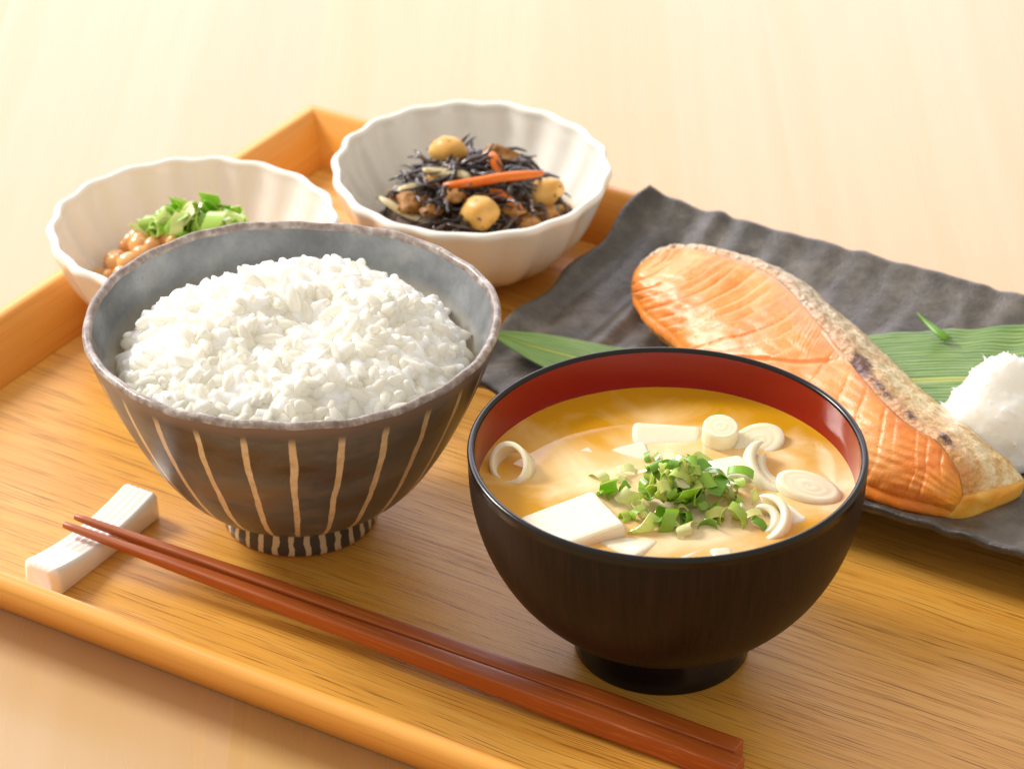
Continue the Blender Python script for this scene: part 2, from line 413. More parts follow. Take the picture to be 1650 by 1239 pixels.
ZS = .0574   # soup level
def soup():
    t = empty('miso_soup', (MB[0], MB[1], ZS)); tag(t, 'cloudy amber miso broth filling the red lined bowl', 'soup')
    def disc(name, z, rad, m, wav=0.0):
        V = [(0, 0, z)]; F = []; NR, NS = 22, 96
        for i in range(1, NR+1):
            for j in range(NS):
                a = 2*math.pi*j/NS; rr = rad*i/NR; x, y = rr*math.cos(a), rr*math.sin(a)
                zz = z+wav*float(wn(np.array(x), np.array(y), 160, 4))+(.0006*max(0, (i/NR-.95)/.05)**2 if wav else 0)
                V.append((x, y, zz))
        for j in range(NS): F.append((0, 1+j, 1+(j+1) % NS))
        for i in range(NR-1):
            for j in range(NS):
                a = 1+i*NS; F.append((a+j, a+NS+j, a+NS+(j+1) % NS, a+(j+1) % NS))
        return mk(name, V, F, m, t, fix=False)
    def cloudmask(n, off, lo, hi):
        v = n.map(n.co(), (1, 1, 1), loc=off)
        nz = n.noise(v, 30, 4, .5, .9)
        s = n.sep(n.co()); 
        # settled miso gathers toward the middle and right, clear broth at back left and front
        dx = n.math('MULTIPLY', n.math('SUBTRACT', s[0], .008), 22.0); dy = n.math('MULTIPLY', n.math('ADD', s[1], .000), 26.0)
        rad = n.math('SQRT', n.math('ADD', n.math('MULTIPLY', dx, dx), n.math('MULTIPLY', dy, dy)))
        f = n.math('ADD', n.math('MULTIPLY', nz, 1.1), n.math('SUBTRACT', .42, n.math('MULTIPLY', rad, .36)))
        return n.ramp(f, [(lo, 0.0), (hi, 1.0)])
    # surface: thin clear film with gloss and a light haze
    n = NT('broth_surface', .03, .5)
    cm = cloudmask(n, (0, 0, 0), .50, .90)
    tr = n.new('ShaderNodeBsdfTransparent', {'Color': (1.0, .98, .93, 1)}).outputs[0]
    df = n.new('ShaderNodeBsdfDiffuse', {'Color': n.mix(cm, c(255, 190, 36), c(253, 234, 194))}).outputs[0]
    base = n.new('ShaderNodeMixShader', {0: n.math('ADD', .58, n.math('MULTIPLY', cm, .34)), 1: tr, 2: df}).outputs[0]
    gl = n.new('ShaderNodeBsdfGlossy', {'Color': (1, 1, 1, 1), 'Roughness': .04}).outputs[0]
    fr = n.new('ShaderNodeFresnel', {'IOR': 1.33}).outputs[0]
    fin = n.new('ShaderNodeMixShader', {0: fr, 1: base, 2: gl}).outputs[0]
    n.t.links.new(fin, n.out.inputs[0]); surf_m = n.m
    def haze(name, off, amt, base_a):
        n = NT(name); cm = cloudmask(n, off, .58, .95)
        tr = n.new('ShaderNodeBsdfTransparent', {'Color': (1.0, .95, .80, 1)}).outputs[0]
        df = n.new('ShaderNodeBsdfDiffuse', {'Color': n.mix(cm, c(252, 186, 28), c(252, 230, 192))}).outputs[0]
        fac = n.math('ADD', base_a, n.math('MULTIPLY', cm, amt))
        n.t.links.new(n.new('ShaderNodeMixShader', {0: fac, 1: tr, 2: df}).outputs[0], n.out.inputs[0]); return n.m
    b = NT('broth_depth', .5, .2); cm = cloudmask(b, (.01, .02, 0), .60, 1.0)
    b.set('Base Color', b.mix(cm, c(252, 176, 14), c(250, 206, 120))); b.sss(.4, (1, .6, .2), .004)
    rin = .0562
    disc('surface', 0, rin, surf_m, .00012)
    disc('suspended_miso', -.0018, rin-.0006, haze('miso_haze_a', (.013, 0, 0), .34, .05))
    disc('suspended_miso', -.0038, rin-.0012, haze('miso_haze_b', (.0, .017, 0), .45, .12))
    disc('broth_depth', -.0075, rin-.0025, b.m)
soup()

def tofu():
    n = NT('silken_tofu', .32, .5); n.set('Base Color', c(240, 231, 206)); n.sss(.7, (1, .9, .7), .004)
    n.bump(n.noise(n.co(), 420, 5, .7), .3, .0007)
    def cube(px, py, dz, size, rot, label):
        me = box_mesh('tofu_cube', *size, .0017, n.m, 3)
        for v in me.vertices: v.co += Vector(v.co).normalized()*float(wn(np.array(v.co.x), np.array(v.co.y+v.co.z), 500, 2))*.0003
        o = link('tofu_cube', me); p = P(px, py, ZS+dz); o.location = (p[0], p[1], ZS+dz-size[2]/2); o.rotation_euler = tuple(R(a) for a in rot)
        tag(o, label, 'tofu', 'tofu cubes floating in the miso soup')
    cube(922, 838, .0022, (.026, .022, .014), (-4, -7, 24), 'large white tofu cube breaking the soup surface left of the green onion heap')
    cube(932, 752, -.0004, (.020, .017, .012), (3, -2, 35), 'half sunken tofu cube between the hollow leek ring and green onion heap')
    cube(1072, 702, .0006, (.021, .014, .012), (15, 2, -5), 'tofu cube with pale front edge beside the upright leek slice')
    cube(1178, 752, .0020, (.012, .013, .012), (0, 5, 25), 'small tofu cube corner poking up between the leek slices')
    cube(1105, 880, -.0003, (.018, .013, .011), (-4, 0, 40), 'sunken tofu slab in front of the green onion heap')
    cube(1163, 893, .0004, (.007, .009, .010), (6, 8, 12), 'tiny tofu sliver at the front edge of the soup')
    cube(1010, 735, -.0002, (.016, .013, .011), (6, -5, 15), 'sunken tofu cube behind the green onion heap')
    cube(1010, 872, .0002, (.013, .016, .010), (-5, 6, 50), 'tilted tofu piece between the large tofu cube and front wall')
    cube(1265, 832, .0003, (.011, .010, .009), (5, -6, 35), 'small tofu piece near the right wall below the oval leek slice')
tofu()

def leeks():
    n = NT('white_leek', .28, .5); ob = n.co(); s = n.sep(ob)
    rad = n.math('SQRT', n.math('ADD', n.math('MULTIPLY', s[0], s[0]), n.math('MULTIPLY', s[1], s[1])))
    rings = n.math('SINE', n.math('ADD', n.math('MULTIPLY', rad, 3600.0), n.math('MULTIPLY', n.noise(ob, 260, 2), 5.0)))
    fib = n.noise(n.map(ob, (900, 900, 60)), 1.0, 3)
    col = n.mix(n.ramp(rings, [(.2, 0.0), (1.0, .16)]), c(240, 232, 206), c(216, 204, 160))
    n.set('Base Color', n.mix(n.math('MULTIPLY', fib, .25), col, c(226, 216, 176))); n.sss(.6, (1, .95, .7), .003); n.bump(n.math('ADD', n.math('MULTIPLY', rings, .6), fib), .25, .00025)
    def solid(name, r, h, loc, rot, sc, label):
        pr = [(.0001, -h/2), (r*.96, -h/2), (r, -h/2+.0004), (r, h/2-.0005), (r*.95, h/2), (r*.8, h/2+.0001), (r*.6, h/2-.0002), (r*.4, h/2+.0001), (.0001, h/2-.0001)]
        V, F, UV = lathe(pr, 40); o = mk(name, V, F, n.m); o.location = tuple(loc); o.rotation_euler = tuple(R(a) for a in rot); o.scale = sc
        tag(o, label, 'leek', 'leek pieces in the miso soup'); return o
    solid('leek_slice', .0055, .013, P(1160, 685, ZS+.0055)-np.array([0, 0, .0060]), (10, 2, 0), (1, 1, 1), 'thick round leek slice standing upright at the back of the soup')
    solid('leek_slice', .0062, .0065, P(1302, 783, ZS+.0018)-np.array([0, 0, .0026]), (6, 9, -22), (1.62, 1.0, 1), 'oblique oval leek slice floating near the right wall of the soup')
    # hollow ring half sunk at left
    pr = [(.0050, -.003), (.0066, -.003), (.0066, .003), (.0062, .0034), (.0052, .0034), (.0049, .003), (.0050, -.003)]
    V, F, UV = lathe(pr, 40); o = mk('leek_ring', V, F, n.m); o.location = tuple(P(826, 752, ZS+.0010)); o.rotation_euler = (R(28), R(-34), R(10)); o.scale = (.92, 1.15, 1)
    tag(o, 'hollow leek ring half sunk beside the left red wall', 'leek', 'leek pieces in the miso soup')
    def curl(px, py, dz, r, a0, a1, wd, rot, sc, label, layers=1):
        V = []; F = []; na = 28; nw = 6; base = 0
        for L in range(layers):
            rr = r*(1-.36*L); off = len(V); 
            for th_s in (0, 1):
                for i in range(na):
                    a = a0+(a1-a0)*i/(na-1)+L*.25
                    for j in range(nw):
                        wv = (j/(nw-1)-.5)*wd*(1-.25*L); tk = .0021*(th_s-.5)*(1-(2*i/(na-1)-1)**6)
                        q = rr+tk-.0009*(2*j/(nw-1)-1)**2
                        V.append((q*math.cos(a), q*math.sin(a), wv))
            g1 = grid_faces(na, nw); F += [tuple(off+k for k in f) for f in g1]; F += [tuple(off+na*nw+k for k in f[::-1]) for f in g1]
            for i in range(na-1):
                for j in (0, nw-1):
                    a_, b_ = off+i*nw+j, off+(i+1)*nw+j; F.append((a_, b_, b_+na*nw, a_+na*nw))
        o = mk('leek_curl', V, F, n.m); o.location = tuple(P(px, py, ZS+dz)); o.rotation_euler = tuple(R(a) for a in rot); o.scale = sc
        tag(o, label, 'leek', 'leek pieces in the miso soup')
    curl(1250, 762, -.0004, .0085, 1.6, 4.6, .006, (18, 8, 25), (1.0, 1.35, 1), 'layered leek curl arching around the oval leek slice', 2)
    solid('leek_slice', .0066, .0075, P(1222, 708, ZS+.0006)-np.array([0, 0, .0030]), (14, -10, 25), (1.3, 1.0, 1), 'half sunken oblique leek slice between the upright leek slice and layered leek curl')
    curl(1225, 845, -.0010, .0085, -1.3, 1.7, .006, (20, -10, -15), (1.0, 1.1, 1), 'curved leek sheath in the soup right of the green onion heap', 2)
leeks()

# ------------------------------------------------ chopped green onion
def onion_mat(name, lo, mid, hi):
    n = NT(name, .30, .5); ob = n.co(); r = n.rnd()
    fib = n.noise(n.map(ob, (1500, 1500, 150)), 1.0, 3)
    col = n.ramp(r, [(0.0, lo), (.4, mid), (.75, hi), (1.0, c(236, 236, 186))])
    col = n.mix(n.math('MULTIPLY', fib, .5), col, mid)
    n.set('Base Color', col); n.sss(.35, (.5, 1, .15), .002); n.bump(fib, .3, .0002); n.set('Coat Weight', .4); n.set('Coat Roughness', .1)
    return n.m
def onion_meshes(m):
    out = []
    def arc(r, l, a0, a1, tk, ov, sk, na=18):
        V = []; F = []; nl = 3
        full = abs(a1-a0) > 6.2
        for s in (0, 1):
            for i in range(na):
                a = a0+(a1-a0)*i/(na if full else na-1)
                for j in range(nl):
                    q = r-(tk if s else 0)+.00018*math.sin(3*a+j)
                    V.append((q*math.cos(a), q*ov*math.sin(a), (j/(nl-1)-.5)*l+sk*r*math.cos(a)+.0002*math.sin(5*a)))
        n0 = na*nl; g = grid_faces(na, nl, wrap=full)
        F += g; F += [tuple(n0+k for k in f[::-1]) for f in g]
        for i in range(na if full else na-1):
            i2 = (i+1) % na
            for j in (0, nl-1):
                f = (i*nl+j, i2*nl+j, n0+i2*nl+j, n0+i*nl+j); F.append(f if j else f[::-1])
        if not full:
            for i in (0, na-1):
                for j in range(nl-1):
                    f = (i*nl+j, i*nl+j+1, n0+i*nl+j+1, n0+i*nl+j); F.append(f if not i else f[::-1])
        me = bpy.data.meshes.new('green_onion_piece'); me.from_pydata(V, [], F); me.update()
        me.polygons.foreach_set('use_smooth', [True]*len(me.polygons)); me.materials.append(m); fixn(me); me.set_sharp_from_angle(angle=R(50)); out.append(me)
    arc(.0024, .0036, 0, 2*math.pi, .0005, .8, .1)
    arc(.0031, .0040, 0, 2*math.pi, .0004, .6, .3)
    arc(.0036, .0048, .3, 3.4, .00028, .8, .4)
    arc(.0056, .0050, .2, 2.0, .00028, 1.0, .3)
    arc(.0034, .0052, .0, 4.0, .00028, .7, -.4)
    return out
def scatter_onion(meshes, pts, label, group, jit=1.0, big=1.0):
    for k, p in enumerate(pts):
        o = link('green_onion_piece', meshes[k % len(meshes)]); o.location = tuple(p)
        o.rotation_euler = (rng.normal(R(35), R(45)*jit), rng.normal(0, R(45)*jit), rng.uniform(0, 6.28))
        s = rng.uniform(.62, 1.15)*big; o.scale = (s, s, s*rng.uniform(.75, 1.2)); tag(o, label, 'green onion', group)
def miso_onion():
    m = onion_mat('green_onion_soup', c(76, 134, 18), c(134, 178, 36), c(214, 220, 118)); ms = onion_meshes(m)
    pts = []
    for k in range(130):
        a = rng.uniform(0, 6.28); r = abs(rng.normal(0, .55)); r = min(r, 1.15)
        px = 1092+100*r*math.cos(a); py = 803+46*r*math.sin(a)
        hh = .0115*max(0, 1-r**1.4)*rng.uniform(.35, 1.0)
        q = P(px, py, ZS+.0005); q[2] += hh; pts.append(q)
    scatter_onion(ms, pts, 'small cut green onion piece in the heap on the miso soup', 'green onion heaped on the miso soup', 1.0, .95)
    pts = [P(x, y, ZS+.0002) for x, y in ((992, 802), (975, 806), (1008, 760), (1000, 775), (1195, 775), (1200, 832), (1222, 846), (1068, 745), (965, 770), (1045, 738), (1215, 838))]
    for q, mk_ in zip(pts, range(20)):
        o = link('green_onion_piece', ms[(2, 3, 4)[mk_ % 3]]); o.location = tuple(q); o.rotation_euler = (R(75)+rng.normal(0, .2), rng.normal(0, .3), rng.uniform(0, 6.28)); s = rng.uniform(.5, .9); o.scale = (s, s, s*.7)
        tag(o, 'stray bit of green onion drifting off the heap in the soup', 'green onion', 'stray green onion bits on the miso soup')
miso_onion()

# ================================================================== FLUTED BOWLS
def porcelain():
    n = NT('white_porcelain', .14, .5); n.set('Base Color', c(247, 243, 236)); n.sss(.15, (1, .9, .75), .002); n.set('Coat Weight', .5); n.set('Coat Roughness', .05)
    return n.m
PORC = porcelain()
def fluted_bowl(x, y, rim_r, hgt, sy, rot, label):
    t = empty('fluted_bowl', (x, y, 0), rot); t.scale = (1, sy, 1); tag(t, label, 'bowl')
    NL = 18
    def mod(r, z, th):
        k = min(1, max(0, (z-.004)/hgt)); amp = .085*k**.5*(1-k)+.020*k
        lobe = (.5-.5*math.cos(NL*th+.35*math.sin(3*th+x*90)))*(.9+.2*math.sin(5*th+1))
        return r*(1+amp*(lobe-.5)), z+.0004*(lobe-.5)*k**6
    s = rim_r/.052; hh = hgt/.040
    outer = [(.0205, .0030), (.0270, .0048), (.0360, .0108), (.0435, .0200), (.0485, .0300), (.0517, .0385)]
    outer = smoothprof([(r*s, z*hh) for r, z in outer], 30)
    e = outer[-1]; tk = .0032
    lip = [(e[0]-tk/2+tk/2*math.cos(a), e[1]+.0004+tk*.55*math.sin(a)) for a in np.linspace(.1, math.pi-.1, 8)]
    inner = smoothprof([(e[0]-tk, e[1]), ((.0485-.0030)*s, .0300*hh), ((.0435-.0034)*s, .0205*hh), (.0325*s, .0115*hh), (.0210*s, .0072*hh), (.0002, .0066*hh)], 26)
    V, F, UV = lathe(np.concatenate([outer, lip, inner]), 288, mod); mk('body', V, F, PORC, t, uv=UV)
    V, F, UV = lathe([(.0205*s, .0034), (.0212*s, .0004), (.0208*s, 0), (.0192*s, 0), (.0188*s, .0004), (.0184*s, .0030), (.0002, .0032)], 72); mk('foot', V, F, PORC, t, uv=UV)
HB = P(759, 268, .040); NBW = P(311, 358, .040)
fluted_bowl(HB[0], HB[1], .0518, .040, 1.08, .1, 'white fluted porcelain bowl holding simmered seaweed, carrot and soybeans')
fluted_bowl(NBW[0], NBW[1], .0518, .040, 1.0, .25, 'white fluted porcelain bowl holding sticky beans topped with green onion')

def bowl_floor(r): return float(np.interp(r, [0, .021, .0325, .040, .0455, .049], [.0075, .0082, .0126, .0218, .0314, .040]))
# ---------------- hijiki salad
def hijiki():
    cx, cy = HB[0]+.001, HB[1]-.004
    def dome(x, y):
        r = math.hypot(x-cx, (y-cy)/1.0)/.037
        return max(.013+.030*max(0, 1-r**2)**.75, bowl_floor(math.hypot(x-HB[0], y-HB[1]))) if r < 1 else 0
    hm = NT('hijiki_seaweed', .25, .5); hm.set('Base Color', hm.ramp(hm.rnd(), [(0.0, c(26, 20, 18)), (.6, c(52, 38, 36)), (1.0, c(96, 72, 58))])); hm.set('Coat Weight', .4)
    bm_ = NT('soybean', .42, .4); nz = bm_.noise(bm_.co(), 160, 3)
    sp = bm_.noise(bm_.co(), 420, 2)
    bm_.set('Base Color', bm_.mix(bm_.ramp(sp, [(.66, 0.0), (.72, .7)]), bm_.ramp(nz, [(.3, c(206, 150, 66)), (.7, c(228, 184, 104))]), c(96, 62, 30))); bm_.sss(.4, (1, .7, .3), .002)
    cm = NT('carrot', .3, .5); cm.set('Base Color', cm.ramp(cm.noise(cm.map(cm.co(), (60, 500, 500)), 1.0, 3), [(.3, c(216, 96, 14)), (.7, c(238, 138, 34))])); cm.sss(.4, (1, .5, .1), .003)
    km = NT('konjac', .22, .5); km.set('Base Color', km.ramp(km.noise(km.co(), 200, 3), [(.3, c(176, 158, 108)), (.7, c(214, 200, 160))])); km.sss(.6, (1, .9, .6), .003)
    fm = NT('fried_tofu', .55, .4); nz = fm.noise(fm.co(), 420, 4, .65); fm.set('Base Color', fm.ramp(nz, [(.3, c(110, 68, 26)), (.5, c(166, 112, 52)), (.72, c(204, 158, 92))])); fm.bump(nz, .8, .0012)
    # bulk of the salad so nothing shows through
    V = []; N = 40; rr = np.linspace(0, 1, 14)
    for i in range(N):
        a = 2*math.pi*i/N
        for r in rr:
            x, y = .0375*r*math.cos(a), .0375*r*math.sin(a)
            V.append((x, y, max(bowl_floor(math.hypot(cx+x-HB[0], cy+y-HB[1]))+.0004, dome(cx+x*.999, cy+y*.999)-.0048+float(wn(np.array(x), np.array(y), 300, 8))*.0015)))
    o = mk('simmered_hijiki', V, grid_faces(N, len(rr), wrap=True, flip=True), None); o.location = (cx, cy, 0)
    um = NT('hijiki_bulk', .4); nz = um.noise(um.co(), 300, 4, .6); um.set('Base Color', um.ramp(nz, [(.35, c(34, 23, 16)), (.55, c(90, 62, 34)), (.7, c(150, 108, 58))])); um.bump(nz, .9, .002)
    o.data.materials.append(um.m); tag(o, 'dark mass of simmered hijiki seaweed filling the fluted bowl', 'seaweed', kind='stuff')
    strands = []
    for k in range(7):
        r = np.random.default_rng(40+k); n = 9; L = r.uniform(.012, .021); s = np.linspace(-1, 1, n)
        pts = np.stack([s*L/2, r.uniform(.002, .006)*r.choice([-1, 1])*(s**2)+.0012*np.sin(4*s+k), r.uniform(-.0045, -.001)*(s**2)+.0008*np.sin(5*s+2*k)], 1)
        rad = .00090*(1-.65*np.abs(s)**3)*r.uniform(.8, 1.15); strands.append(tube_mesh('hijiki_strand', pts, rad, 6, hm.m, .7))
    k = 0
    while k < 190:
        a = rng.uniform(0, 6.28); r = .0300*math.sqrt(rng.uniform(0, 1)); x, y = cx+r*math.cos(a), cy+r*math.sin(a)
        if dome(x, y) < .013: continue
        o = link('hijiki_strand', strands[k % 7]); o.location = (x, y, dome(x, y)+rng.uniform(.0, .0024))
        sl = math.atan2(.021*2*r/.037, .037)
        o.rotation_euler = (rng.normal(0, .30), rng.normal(.0, .28), rng.uniform(0, 6.28)); s = rng.uniform(.7, 1.15); o.scale = (s, s, s)
        tag(o, 'thin black strand of hijiki seaweed tangled in the simmered salad', 'seaweed', 'hijiki strands in the simmered salad'); k += 1
    def put(name, me, px, py, up, rot, label, cat, group=None, sc=(1, 1, 1)):
        q = on_dome(px, py, dome, .06); o = link(name, me); o.location = (q[0], q[1], q[2]+up); o.rotation_euler = tuple(R(a) for a in rot); o.scale = sc
        tag(o, label, cat, group)
    bean = ell_mesh('soybean', .0047, .0051, .0068, 18, 12, bm_.m, .16, 1)
    lb = 'tan soybean nestled among the dark hijiki strands'
    put('soybean', bean, 722, 258, .0036, (75, 0, 60), 'plump pale soybean perched on top of the hijiki heap', 'soybean', 'soybeans in the simmered salad', (1.1, 1.1, 1.1))
    for (px, py, up, rot, s) in ((640, 292, .0020, (80, 10, 20), .9), (772, 353, .0022, (60, 0, 50), 1.25), (878, 320, .0020, (70, 20, 100), 1.1), (700, 288, .0, (70, 0, 0), .6), (838, 268, .001, (70, 0, 80), .7), (912, 338, .0005, (60, 0, 0), .5)):
        put('soybean', bean, px, py, up, rot, lb, 'soybean', 'soybeans in the simmered salad', (s, s, s))
    def stick(L, wd, h, m, bend, seed):
        s = np.linspace(-1, 1, 12); rg = np.random.default_rng(seed)
        pts = np.stack([s*L/2, bend*s**2, .0006*np.sin(3*s+seed)], 1); rad = wd*(1-.55*np.abs(s)**4); return tube_mesh('strip', pts, rad, 8, m, h)
    put('carrot_strip', stick(.037, .0021, .8, cm.m, .0012, 1), 796, 306, .0040, (8, -3, 9), 'long bright orange carrot strip lying across the hijiki', 'carrot')
    put('carrot_strip', stick(.016, .0024, .7, cm.m, .001, 2), 812, 325, .0010, (8, 14, -40), 'short carrot strip tucked below the long carrot strip', 'carrot')
    put('carrot_strip', stick(.012, .0022, .7, cm.m, .001, 3), 800, 272, .0012, (8, 24, -62), 'carrot strip end half buried behind the long carrot strip', 'carrot')
    put('carrot_strip', stick(.010, .0014, .6, cm.m, .001, 4), 768, 240, .0022, (8, -62, 70), 'thin reddish carrot shred standing up behind the pale soybean', 'carrot')
    put('konjac_strip', stick(.030, .0022, .5, km.m, .002, 5), 665, 350, .0010, (0, 8, -28), 'long translucent konjac strip near the front wall of the fluted bowl', 'konjac')
    put('konjac_strip', stick(.018, .0026, .5, km.m, -.002, 6), 722, 284, .0016, (0, 5, -14), 'pale konjac strip curving beneath the pale soybean', 'konjac')
    put('konjac_strip', stick(.014, .0026, .5, km.m, .002, 7), 672, 305, .0012, (10, 0, 35), 'short konjac piece on the left flank of the hijiki', 'konjac')
    for i, (px, py, s) in enumerate(((668, 332, 1.25), (800, 258, 1.2), (850, 362, .9), (640, 320, .8), (860, 268, .9), (880, 350, .8), (655, 270, .7), (735, 320, 1.0), (825, 345, 1.0), (700, 345, .9))):
        me = ell_mesh('fried_tofu_piece', .0055, .0038, .0030, 16, 10, fm.m, .7, 10+i)
        put('fried_tofu_piece', me, px, py, .0008, (rng.uniform(-20, 20), rng.uniform(-20, 20), rng.uniform(0, 180)), 'crumbly brown fried tofu piece mixed into the hijiki salad', 'fried tofu', 'fried tofu pieces in the simmered salad', (s, s, s))
hijiki()

# ---------------- natto
def natto():
    cx, cy = NBW[0]-.000, NBW[1]-.002
    def dome(x, y):
        r = math.hypot(x-cx, y-cy)/.036
        return max(.011+.027*max(0, 1-r**2)**.75, bowl_floor(math.hypot(x-NBW[0], y-NBW[1]))) if r < 1 else 0
    n = NT('natto_bean', .2, .5); nz = n.noise(n.co(), 220, 3)
    n.set('Base Color', n.mix(n.rnd(), n.ramp(nz, [(.3, c(200, 136, 66)), (.7, c(222, 166, 98))]), c(230, 182, 118))); n.sss(.4, (1, .6, .25), .002); n.set('Coat Weight', .6); n.set('Coat Roughness', .1)
    V = []; N = 32; rr = np.linspace(0, 1, 10)
    for i in range(N):
        a = 2*math.pi*i/N
        for r in rr:
            x, y = .036*r*math.cos(a), .036*r*math.sin(a); V.append((x, y, max(bowl_floor(math.hypot(cx+x-NBW[0], cy+y-NBW[1]))+.0004, dome(cx+x*.999, cy+y*.999)-.003)))
    o = mk('sticky_bean_paste', V, grid_faces(N, len(rr), wrap=True, flip=True), n.m); o.location = (cx, cy, 0)
    tag(o, 'sticky brown film binding the fermented beans in the fluted bowl', 'natto', kind='stuff')
    bs = [ell_mesh('natto_bean', .0036, .0034, .0046, 12, 8, n.m, .15, k) for k in range(4)]
    pts = []; tries = 0
    while len(pts) < 95 and tries < 6000:
        tries += 1
        a = rng.uniform(0, 6.28); r = .034*math.sqrt(rng.uniform(0, 1)); x, y = cx+r*math.cos(a), cy+r*math.sin(a)
        if all((x-p[0])**2+(y-p[1])**2 > .0043**2 for p in pts): pts.append((x, y))
    for k, (x, y) in enumerate(pts):
        o = link('natto_bean', bs[k % 4]); o.location = (x, y, dome(x, y)+rng.uniform(-.0008, .0010)); o.rotation_euler = (rng.uniform(0, 3), rng.uniform(0, 3), rng.uniform(0, 6)); s = rng.uniform(.85, 1.15); o.scale = (s, s, s)
        tag(o, 'glossy brown fermented soybean in the natto heap', 'natto bean', 'natto beans in the fluted bowl')
    m = onion_mat('green_onion_fresh', c(104, 156, 30), c(146, 188, 48), c(206, 220, 136)); ms = onion_meshes(m)
    P_ = []
    for k in range(150):
        a = rng.uniform(0, 6.28); r = math.sqrt(rng.uniform(0, 1))
        px = 310+92*r*math.cos(a); py = 360+40*r*math.sin(a)
        q = on_dome(px, py, dome, .06); q[2] += rng.uniform(.001, .0085)*(1-.55*r); P_.append(q)
    scatter_onion(ms, P_, 'fresh cut green onion curl piled on the natto beans', 'green onion piled on the natto', 1.2, 1.35)
natto()

# ================================================================== PLATE
PZ = .0140
def plate_h(a, b):
    """a along the tray's long side, b across (tray coordinates), top surface height"""
    s = (b-.165)/.069; e = np.clip((-.070-a)/.022, 0, 1)
    z = PZ+(.0065+.0012*(s > 0))*np.abs(s)**3.2+.0070*e**1.6
    z = z+.0012*np.clip(np.abs(s)-.55, 0, 1)*e*2
    wob = .0016*wn(a, b, 30, 11)
    rip = np.sin(2*math.pi*(a+wob)/.0150+.8*wn(a, b*.4, 70, 2))*(.65+.5*wn(a, b*.3, 60, 12))+.10*np.sin(2*math.pi*(a+wob)/.0095+wn(a, b, 90, 3))
    amp = .00060+.0002*np.clip(np.abs(s)-.35, 0, 1)/.65+.0009*np.clip((-.03-a)/.02, 0, 1)
    amp = amp*(1-.55*np.clip((s-.55)/.4, 0, 1))
    return z+amp*rip+.00018*wn(a, b, 260, 6)
def make_plate():
    n = NT('slate_ceramic', .42, .5); ob = n.co(); nz = n.noise(ob, 55, 5, .65); fz = n.noise(ob, 900, 4, .7)
    col = n.ramp(nz, [(.34, c(60, 56, 52)), (.5, c(84, 79, 74)), (.64, c(110, 104, 98))])
    n.set('Base Color', n.mix(n.ramp(fz, [(.55, 0.0), (.75, .5)]), col, c(112, 102, 98))); n.bump(n.math('ADD', n.math('MULTIPLY', nz, 1.5), n.math('MULTIPLY', fz, .4)), .7, .0010)
    n.set('Roughness', n.math('ADD', .22, n.math('MULTIPLY', nz, .25)))
    t = empty('long_plate', (0, 0, 0), TA); tag(t, 'long charcoal ceramic plate with rippled edges under the grilled salmon', 'plate')
    A0, A1, B0, B1 = -.0870, .175, .0965, .2415; nu, nv = 300, 110
    V = []; top = []
    for i in range(nu):
        for j in range(nv):
            fu, fv = i/(nu-1), j/(nv-1); a = A0+(A1-A0)*fu; b = B0+(B1-B0)*fv
            # rounded corners and uneven outline
            ea = min(fu*(A1-A0), (1-fu)*(A1-A0)); eb = min(fv, 1-fv)*(B1-B0)
            b += (1 if fv > .5 else -1)*(.0003*math.sin(a*230+1.6*math.sin(a*90))+.00015*math.sin(a*530+2*math.sin(a*120)))*(abs(fv-.5)*2)**6
            a += .0012*math.sin(b*160)*(abs(fu-.5)*2)**6
            cr = .010; 
            du = max(0, 1-ea/cr); dv = max(0, 1-eb/cr); k = (du*dv)**1.5*.0012
            a += k*(1 if fu < .5 else -1); b += k*(1 if fv < .5 else -1)
            V.append((a, b))
    V = np.array(V); Z = plate_h(V[:, 0], V[:, 1])
    idx = np.arange(nu*nv).reshape(nu, nv); fu = np.repeat(np.arange(nu)/(nu-1), nv); fv = np.tile(np.arange(nv)/(nv-1), nu)
    ed = np.minimum(np.minimum(fu*(A1-A0), (1-fu)*(A1-A0)), np.minimum(fv, 1-fv)*(B1-B0))
    Zt = Z-.0012*np.clip(1-ed/.0022, 0, 1)**2
    top = np.column_stack([V, Zt])
    ins = np.clip(ed, 0, .02)
    bot = np.column_stack([V[:, 0]+np.sign(.5-fu)*.0015*np.clip(1-ed/.004, 0, 1), V[:, 1]+np.sign(.5-fv)*.0035*np.clip(1-ed/.006, 0, 1), Z-.0055-.0015*np.clip(1-ed/.003, 0, 1)*0])
    VV = np.concatenate([top, bot]); F = grid_faces(nu, nv); N0 = nu*nv
    F += [tuple(N0+k for k in f[::-1]) for f in grid_faces(nu, nv)]
    ring = list(idx[:, 0])+list(idx[-1, 1:])+list(idx[-2::-1, -1])+list(idx[0, -2:0:-1])
    for i in range(len(ring)):
        a, b = ring[i], ring[(i+1) % len(ring)]; F.append((b, a, a+N0, b+N0))
    mk('body', VV, F, n.m, t)
    for bb in (.128, .200):
        me = box_mesh('foot', .20, .008, .0086, .001, n.m, 2); o = link('foot', me, t); o.location = (.04, bb, .0043)
make_plate()
def plate_z(x, y):
    q = np.array([x, y]); return float(plate_h(np.array(q@TX), np.array(q@TY)))
def on_plate(px, py, up=0):
    z = PZ+up
    for _ in range(6):
        q = P(px, py, z); z = plate_z(q[0], q[1])+up
    return P(px, py, z)

